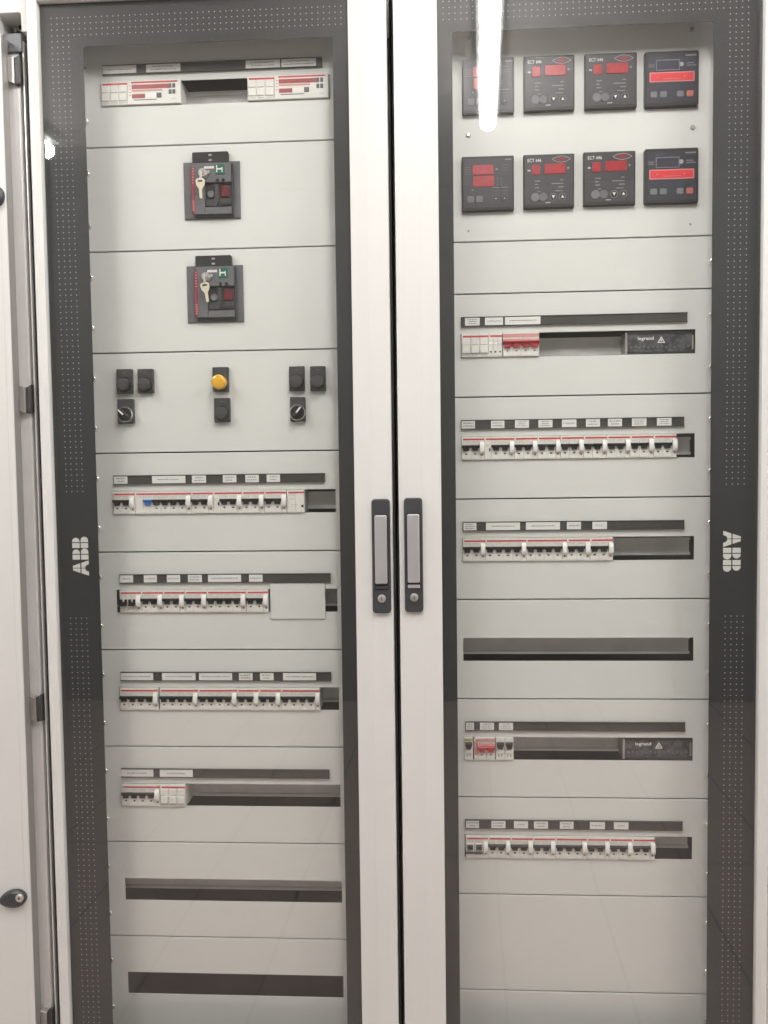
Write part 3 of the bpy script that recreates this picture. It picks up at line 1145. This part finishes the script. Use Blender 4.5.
dist_block(625, 695, 342, -0.4, 'dark terminal block in the row below the meters')
dist_block(622.5, 692.5, 749, -1.2, 'dark terminal block in the short row under the empty slot')


# ------------------------------------------------------------------ square panel meters
def meter(px, kind, label):
    (l, t_, r_, b_) = px
    ym = (t_ + b_) / 2
    yf = -0.010
    x0, x1 = PX(l, ym, yf), PX(r_, ym, yf)
    xm = (l + r_) / 2
    z1, z0 = PZ(xm, t_, yf), PZ(xm, b_, yf)
    w, h = x1 - x0, z1 - z0
    e = empty('panel_meter', ((x0 + x1) / 2, 0, z0), label, 'meter', 'square panel meters')
    o = e.location
    U = lambda u: x0 + u * w
    V = lambda v: z1 - v * h
    bz = MB()
    face = 'meter_face_blue' if kind == 'band' else 'meter_face'
    if kind == 'duo':
        bz.prism(rrect(x0, x1, z0, z1, .002, 3), yf, 0.06, 'meter_bezel', 0.001)
        bz.build('bezel', e, o)
        f = MB()
        f.prism(rrect(U(.035), U(.965), V(.955), V(.055), .001, 2), yf - .0008, yf + .001, face, .0004)
    else:
        bz.prism(rrect(x0, x1, z0, z1, .004 if kind == 'band' else .0015, 4), yf, 0.06, 'meter_bezel', 0.0015)
        bz.build('bezel', e, o)
        f = MB()
        f.prism(rrect(U(.022 if kind != 'band' else .05), U(.978 if kind != 'band' else .95), V(.945), V(.025 if kind != 'band' else .06), .001, 2), yf - .0006, yf + .001, face, .0004)
    f.build('face', e, o)
    y1 = yf - .0011
    y2 = yf - .0020

    def disp(u0, u1, v0, v1, m='red_display', name='display'):
        MB().prism(rrect(U(u0), U(u1), V(v1), V(v0), .0015, 3), y2 + .0003, yf + .001, m, .0003).build(name, e, o)

    def button(u, v, ru, rv, m, name='button', rnd=True, d=.0018):
        bb = MB()
        if rnd:
            bb.prism(circle(U(u), V(v), ru * w, 20, rv * h), yf - d, yf + .001, m, .0006)
        else:
            bb.prism(rrect(U(u - ru), U(u + ru), V(v + rv), V(v - rv), .002, 3), yf - d, yf + .001, m, .0005)
        bb.build(name, e, o)
    pr = MB()

    def dash(u0, u1, v, th=.016, m='pale_ink'):
        q = U(u0)
        while q < U(u1) - .0006:
            pr.sheet(q, q + .0009, V(v + th / 2), V(v - th / 2), y1, m)
            q += .00135
    if kind == 'ect':
        disp(.165, .325, .20, .385)
        disp(.415, .825, .185, .375)
        pr.text('ECT 646', U(.075), V(.145), .0062, y1, 'paper', width=w * .27, bold=0.01)
        # eye shaped emblem
        n = 16
        lens = lambda s, q: [(U(.745 + s * .19 * (1 - 2 * k / n)), V(.105 - q * (1 - (1 - 2 * k / n) ** 2))) for k in range(n + 1)]
        up, dn = lens(1, .062), lens(1, -.062)
        poly = up + list(reversed(dn))[1:-1]
        pr.flat(list(poly), y1, 'pale_ink')
        pr.flat(inset(poly, .0011), y1 - .0002, 'meter_face')
        pr.flat([(U(.745) + (x - U(.745)) * .62, V(.105) + (z - V(.105)) * .62) for x, z in poly], y1 - .0004, 'red_dark')
        dash(.08, .14, .30, .03, 'paper')
        dash(.86, .90, .27, .035)
        for k, v in enumerate((.50, .56, .625)):
            dash(.22, (.33, .29, .31)[k], v, .018)
        for k, (u, v) in enumerate(((.72, .49), (.55, .555), (.68, .62))):
            dash(u, .79, v, .018)
        dash(.62, .77, .69, .014)
        dash(.27, .34, .70, .014)
        dash(.43, .53, .905, .014, 'paper')
        button(.225, .80, .085, .085, 'key_grey')
        button(.385, .80, .085, .085, 'grey_plastic')
        for u, s in ((.585, -1), (.765, 1)):
            button(u, .80, .062, .062, 'black_plastic')
            c = []
            for k in range(28):
                c.append(k)
            ring = circle(U(u), V(.80), .070 * w, 24)
            ri = circle(U(u), V(.80), .064 * w, 24)
            base = len(pr.v)
            pr.loops([[(x, y1, z) for x, z in ring], [(x, y1, z) for x, z in ri]], pr.mi('pale_ink'), 24)
            tri = [(U(u - .032), V(.80 + s * .026)), (U(u + .032), V(.80 + s * .026)), (U(u), V(.80 - s * .034))]
            if s < 0:
                tri.reverse()
            pr.flat(tri, yf - .0021, 'paper')
    elif kind == 'band':
        bb = MB()
        bb.box(U(.215), U(.63), V(.35), V(.175), y2 + .0004, yf + .001, 'lcd', .0003)
        bb.build('display', e, o)
        bb = MB()
        bb.ringplate((U(.205), U(.64), V(.362), V(.163)), (U(.222), U(.623), V(.343), V(.182)), y2, yf, 'key_grey', 0)
        bb.build('display_frame', e, o, fix=False)
        button(.675, .255, .042, .042, 'pale_ink')
        bb = MB()
        bb.prism(rrect(U(.085), U(.915), V(.565), V(.385), .0015, 3), y2 + .0004, yf + .001, 'pink_line', .0003)
        bb.prism(rrect(U(.105), U(.895), V(.545), V(.405), .0012, 3), y2, yf + .001, 'red_band', .0003)
        for u in (.22, .72):
            bb.flat([(U(u), V(.49)), (U(u + .03), V(.475)), (U(u), V(.46))], y2 - .0003, 'pink_line')
        bb.sheet(U(.34), U(.66), V(.515), V(.507), y2 - .0003, 'pink_line')
        bb.build('alarm_band', e, o, fix=False)
        for u, m in ((.165, 'key_grey'), (.345, 'key_grey'), (.655, 'key_grey'), (.835, 'key_red')):
            button(u, .785, .062, .055, m, rnd=False)
            dash(u - .04, u + .04, .79, .012)
        dash(.75, .95, .095, .026)
        dash(.07, .17, .25, .012)
        dash(.07, .18, .285, .012)
        dash(.77, .90, .235, .014)
        dash(.77, .94, .275, .014)
        dash(.2, .34, .125, .008, 'key_grey')
    else:
        disp(.205, .605, .165, .345)
        disp(.215, .620, .365, .565)
        dash(.83, .95, .075, .025)
        for v in (.21, .25, .29, .33):
            dash(.05, .17, v, .012, 'key_grey')
        dash(.65, .69, .25, .03)
        for v in (.17, .23, .27):
            dash(.79, .90, v, .012, 'key_grey')
        for u in (.68, .76):
            for v in (.42, .47, .53):
                pr.flat(circle(U(u), V(v), .0008, 6), y1, 'pale_ink')
        pr.flat(circle(U(.20), V(.62), .0013, 8), y1, 'pale_ink')
        for u in (.165, .335):
            button(u, .79, .065, .062, 'key_grey', rnd=False)
        for u in (.65, .815):
            button(u, .79, .062, .062, 'dark_plastic', rnd=False)
            base = len(pr.v)
            rg = [(U(u - .066), V(.79 + .066)), (U(u + .066), V(.79 + .066)), (U(u + .066), V(.79 - .066)), (U(u - .066), V(.79 - .066))]
            pr.loops([[(x, y1, z) for x, z in rg], [(x, y1, z) for x, z in inset(rg, .0005)]], pr.mi('key_grey'), 4)
            pr.flat(circle(U(u), V(.79), .0011, 6), yf - .0021, 'paper')
            dash(u - .06, u + .07, .585, .012)
            dash(u - .05, u + .06, .645, .012, 'key_grey')
            dash(u - .05, u + .06, .70, .010, 'key_grey')
    pr.build('print', e, o, fix=False)


meter((462.5, 57.7, 514.2, 113.2), 'duo', 'square meter with stacked red displays under the bright lamp reflection')
meter((523.8, 55.2, 574.6, 110.5), 'ect', 'controller with triangle keys, second from left in upper meter row')
meter((584.9, 53, 637, 108.2), 'ect', 'controller with triangle keys, third from left in upper meter row')
meter((644.8, 50.6, 699, 106.2), 'band', 'meter with wide red band in the upper meter row')
meter((462, 156, 514, 210.5), 'duo', 'square meter with stacked red displays in the lower meter row')
meter((523.6, 154, 574.3, 207.8), 'ect', 'controller with triangle keys, second from left in lower meter row')
meter((583.6, 151.3, 635.6, 205), 'ect', 'controller with triangle keys, third from left in lower meter row')
meter((644.6, 148, 698.6, 203.3), 'band', 'meter with wide red band in the lower meter row')


# ------------------------------------------------------------------ keyed motor-operated breakers
def keyed_breaker(pl, label, key_tilt, dx, dy):
    """pl: plate corners px of the first one, shifted by dx,dy for the second"""
    yf = -0.004

    def Q(px, py, Y=yf):
        p = P(px + dx, py + dy, Y)
        return p.x, p.z
    x0, z1 = Q(183.2, 162.6)
    x1, z0 = Q(240.6, 218.0)
    e = empty('keyed_breaker', ((x0 + x1) / 2, 0, z0), label, 'breaker', 'keyed motor breakers')
    o = e.location
    MB().box(x0, x1, z0, z1, yf, 0.05, 'grey_plastic', .0012).build('base_plate', e, o)
    yh = -0.014
    hx0, hz1 = Q(192.4, 163.2, yh)
    hx1, hz0 = Q(231.6, 213.4, yh)
    W, H = hx1 - hx0, hz1 - hz0
    U = lambda u: hx0 + u * W
    V = lambda v: hz1 - v * H
    h = MB()
    # housing as a frame round the recess
    h.box(U(0), U(1), V(.385), V(0), yh, yf, 'grey_plastic', .001)
    h.box(U(0), U(.30), V(1), V(.387), yh, yf, 'grey_plastic', .001)
    h.box(U(.302), U(1), V(1), V(.86), yh, yf, 'grey_plastic', .001)
    h.build('front_housing', e, o)
    MB().box(U(1.002), U(1.045), V(1.03), V(.02), yh + .004, yf, 'dark_plastic', .001).build('side_cover', e, o)
    MB().box(U(.0), U(1.04), V(1.035), V(1.004), yh + .004, yf, 'dark_plastic', .001).build('side_cover', e, o)
    # recess with the handle
    r = MB()
    r.box(U(.303), U(.985), V(.858), V(.388), yf - .003, yf - .0005, 'dark_plastic')
    r.prism([(U(.32), V(.845)), (U(.60), V(.845)), (U(.66), V(.74)), (U(.66), V(.42)), (U(.55), V(.40)), (U(.55), V(.70)), (U(.32), V(.72))], yh + .0015, yf - .003, 'dark_plastic', .001)
    r.build('handle_recess', e, o)
    g = MB()
    g.prism(circle(U(.45), V(.60), .0075, 16), yh + .0035, yf - .003, 'key_grey', .0015)
    g.build('lever_boss', e, o)
    MB().box(U(.72), U(.93), V(.66), V(.45), yh + .004, yf - .003, 'red_deep', .001).build('trip_flag', e, o)
    MB().prism([(U(.62), V(.80)), (U(.95), V(.775)), (U(.95), V(.80)), (U(.64), V(.845))], yh + .003, yf - .003, 'black_plastic', .0006).build('slide', e, o)
    # red stripe down the left edge
    s = MB()
    s.box(U(-.040), U(.050), V(.97), V(.07), yh - .0006, yf - .001, 'key_stripe', .0008)
    for k in range(6):
        s.sheet(U(-.015), U(.03), V(.12 + k * .055), V(.10 + k * .055), yh - .0009, 'pink_line')
        s.sheet(U(-.015), U(.03), V(.75 + k * .035), V(.735 + k * .035), yh - .0009, 'pink_line')
    s.build('red_stripe', e, o, fix=False)
    # terminal cover on top
    bx0, bz1 = Q(191.9, 152.2, -.012)
    bx1, bz0 = Q(228.0, 163.2, -.012)
    c = MB()
    c.prism(rrect(bx0, bx1, bz0, bz1, .002, 3), -.012, .0, 'black_plastic', .001)
    for k in (0.28, 0.70):
        c.prism(circle(bx0 + (bx1 - bx0) * .505, bz1 - (bz1 - bz0) * k, .0038, 12, .0019), -.0128, -.0115, 'pale_ink', .0003)
    c.build('top_cover', e, o)
    # green flag
    f = MB()
    f.box(U(.60), U(.845), V(.235), V(.035), yh - .0010, yh + .001, 'green_flag', .0004)
    yy = yh - .0013
    f.sheet(U(.625), U(.655), V(.195), V(.055), yy, 'paper')
    f.sheet(U(.655), U(.765), V(.145), V(.115), yy, 'paper')
    f.sheet(U(.765), U(.79), V(.195), V(.10), yy, 'paper')
    f.build('indicator', e, o, fix=False)
    t = MB()
    t.box(U(.305), U(.56), V(.115), V(.070), yh - .0004, yh + .001, 'paper')
    text_lines(t, U(.31), U(.555), V(.110), V(.074), yh - .0007, 'faint_ink', 1, 11)
    t.build('name_plate', e, o, fix=False)
    for u in (.645, .80):
        MB().prism(circle(U(u), V(.345), .0030, 14), yh - .0022, yh + .001, 'rubber_gap_black', .0007).build('push_button', e, o)
    # lock with key
    k = MB()
    k.prism(circle(U(.27), V(.205), .0085, 22), yh - .006, yh, 'steel', .0012)
    k.prism(circle(U(.27), V(.205), .0052, 18), yh - .0072, yh - .006, 'zinc', .0006)
    k.prism([(U(.28), V(.30)), (U(.36), V(.30)), (U(.45), V(.19)), (U(.45), V(.155)), (U(.28), V(.155))], yh - .0030, yh, 'zinc', .0006)
    k.build('key_lock', e, o)
    kb = MB()
    kx, kz = U(.235), V(.205)
    out = []
    a = math.radians(key_tilt)

    def K(u, v):
        return (kx + u * math.cos(a) - v * math.sin(a), kz + u * math.sin(a) + v * math.cos(a))
    KS = 0.9
    blade = [(-.0102, -.0190), (-.0092, -.0290), (-.0035, -.0375), (-.0030, -.0560), (.0000, -.0590), (.0030, -.0560), (.0035, -.0375), (.0092, -.0290), (.0102, -.0190), (.0065, -.0150),
             (-.0065, -.0150)]
    kb.prism([K(q[0] * KS, q[1] * KS) for q in blade], yh - .0135, yh - .0115, 'brass_key', .0005)
    kb.prism([K(*q) for q in ((-.0045, -.0205), (.0045, -.0205), (.0045, -.0172), (-.0045, -.0172))], yh - .0138, yh - .0134, 'rubber_gap_black')
    kb.build('key', e, o)
    st = MB()
    st.prism([K(*q) for q in ((-.0025, -.0175), (.0025, -.0175), (.0020, .002), (-.0020, .002))], yh - .0112, yh - .0074, 'steel', .0006)
    st.build('key_shank', e, o)


keyed_breaker(None, 'upper grey keyed breaker with green flag and hanging key', 1, 0, 0)
keyed_breaker(None, 'lower grey keyed breaker with green flag and slanting key', 9, 3.2, 103.6)


# ------------------------------------------------------------------ push buttons, selectors and yellow lamp
def control(rect, kind, label, name, cat, angle=0):
    l, t_, r_, b_ = rect
    yf = -0.009
    x0, x1 = PX(l, (t_ + b_) / 2, yf), PX(r_, (t_ + b_) / 2, yf)
    z1, z0 = PZ((l + r_) / 2, t_, yf), PZ((l + r_) / 2, b_, yf)
    w, h = x1 - x0, z1 - z0
    e = empty(name, ((x0 + x1) / 2, 0, z0), label, cat, 'control station buttons' if kind == 'push' else None)
    o = e.location
    b = MB()
    b.prism(rrect(x0, x1, z0, z1, .0015, 3), yf, .0, 'dark_plastic', .0012)
    b.prism(rrect(x0 + .003, x1 - .003, z1 - h * .34, z1 - h * .07, .001, 3), yf - .0006, yf + .001, 'dark_plastic', .0004)
    b.build('base', e, o)
    cx, cz = (x0 + x1) / 2, z0 + h * .36
    if kind == 'push':
        c = MB()
        c.prism(circle(cx, cz, .0152, 28), yf - .0035, yf + .001, 'black_plastic', .0012)
        c.build('collar', e, o, smooth=True)
        c = MB()
        c.dome(cx, cz, .0122, yf - .0120, yf - .003, 'dark_plastic', 28, 5, .35)
        c.build('push_cap', e, o, smooth=True)
        MB().sheet(cx - .003, cx + .003, z1 - h * .16, z1 - h * .14, yf - .0010, 'key_grey').build('print', e, o, fix=False)
    elif kind == 'lamp':
        c = MB()
        c.prism(circle(cx, cz, .0152, 28), yf - .003, yf + .001, 'black_plastic', .001)
        c.build('collar', e, o, smooth=True)
        c = MB()
        c.dome(cx, cz, .0142, yf - .0200, yf - .0028, 'yellow_lens', 32, 7, .55)
        c.build('lens', e, o, smooth=True)
    else:
        c = MB()
        R = .0155
        n = 36
        ring_o, ring_i = circle(cx, cz, R, n), circle(cx, cz, R - .0024, n)
        i = c.mi('bright_steel')
        c.loops([[(x, yf, z) for x, z in ring_o], [(x, yf - .004, z) for x, z in ring_o], [(x, yf - .0055, z) for x, z in inset(ring_o, .0012)],
                 [(x, yf - .004, z) for x, z in ring_i], [(x, yf, z) for x, z in ring_i]], i, n)
        c.build('bezel_ring', e, o, smooth=True, fix=False)
        k = MB()
        k.prism(circle(cx, cz, R - .0026, 28), yf - .0030, yf + .001, 'black_plastic', .0008)
        a = math.radians(angle)
        d = (math.cos(a), math.sin(a))
        nrm = (-d[1], d[0])
        rect2 = [(-.0125, -.0040), (.0128, -.0034), (.0128, .0034), (-.0125, .0040)]
        k.prism([(cx + u * d[0] + v * nrm[0], cz + u * d[1] + v * nrm[1]) for u, v in rect2], yf - .0160, yf - .0025, 'black_plastic', .0012)
        k.build('knob', e, o)
        p = MB()
        rect3 = [(-.0010, -.0014), (.0127, -.0014), (.0127, .0014), (-.0010, .0014)]
        p.prism([(cx + u * d[0] + v * nrm[0], cz + u * d[1] + v * nrm[1]) for u, v in rect3], yf - .0165, yf - .0150, 'pure_white')
        p.build('pointer', e, o)


control((116.4, 369, 132, 393.8), 'push', 'black push button above the left selector switch', 'push_button', 'button')
control((137.4, 368.8, 153, 393.2), 'push', 'black push button, second from left in the control row', 'push_button', 'button')
control((117.5, 399, 133.4, 423.5), 'sel', 'left selector switch with silver ring and pointer up left', 'selector_switch', 'switch', 137)
control((212.4, 367, 228.2, 391.5), 'lamp', 'black indicator with a round yellow lens', 'indicator_lamp', 'indicator')
control((214.0, 398, 229.7, 422.2), 'push', 'black push button under the yellow lens', 'push_button', 'button')
control((289, 366.2, 304.4, 391), 'push', 'black push button above the right selector switch', 'push_button', 'button')
control((310.2, 366, 325.5, 390.8), 'push', 'rightmost black push button of the control row', 'push_button', 'button')
control((290, 397, 305.2, 421.5), 'sel', 'right selector switch with silver ring and pointer up right', 'selector_switch', 'switch', 50)
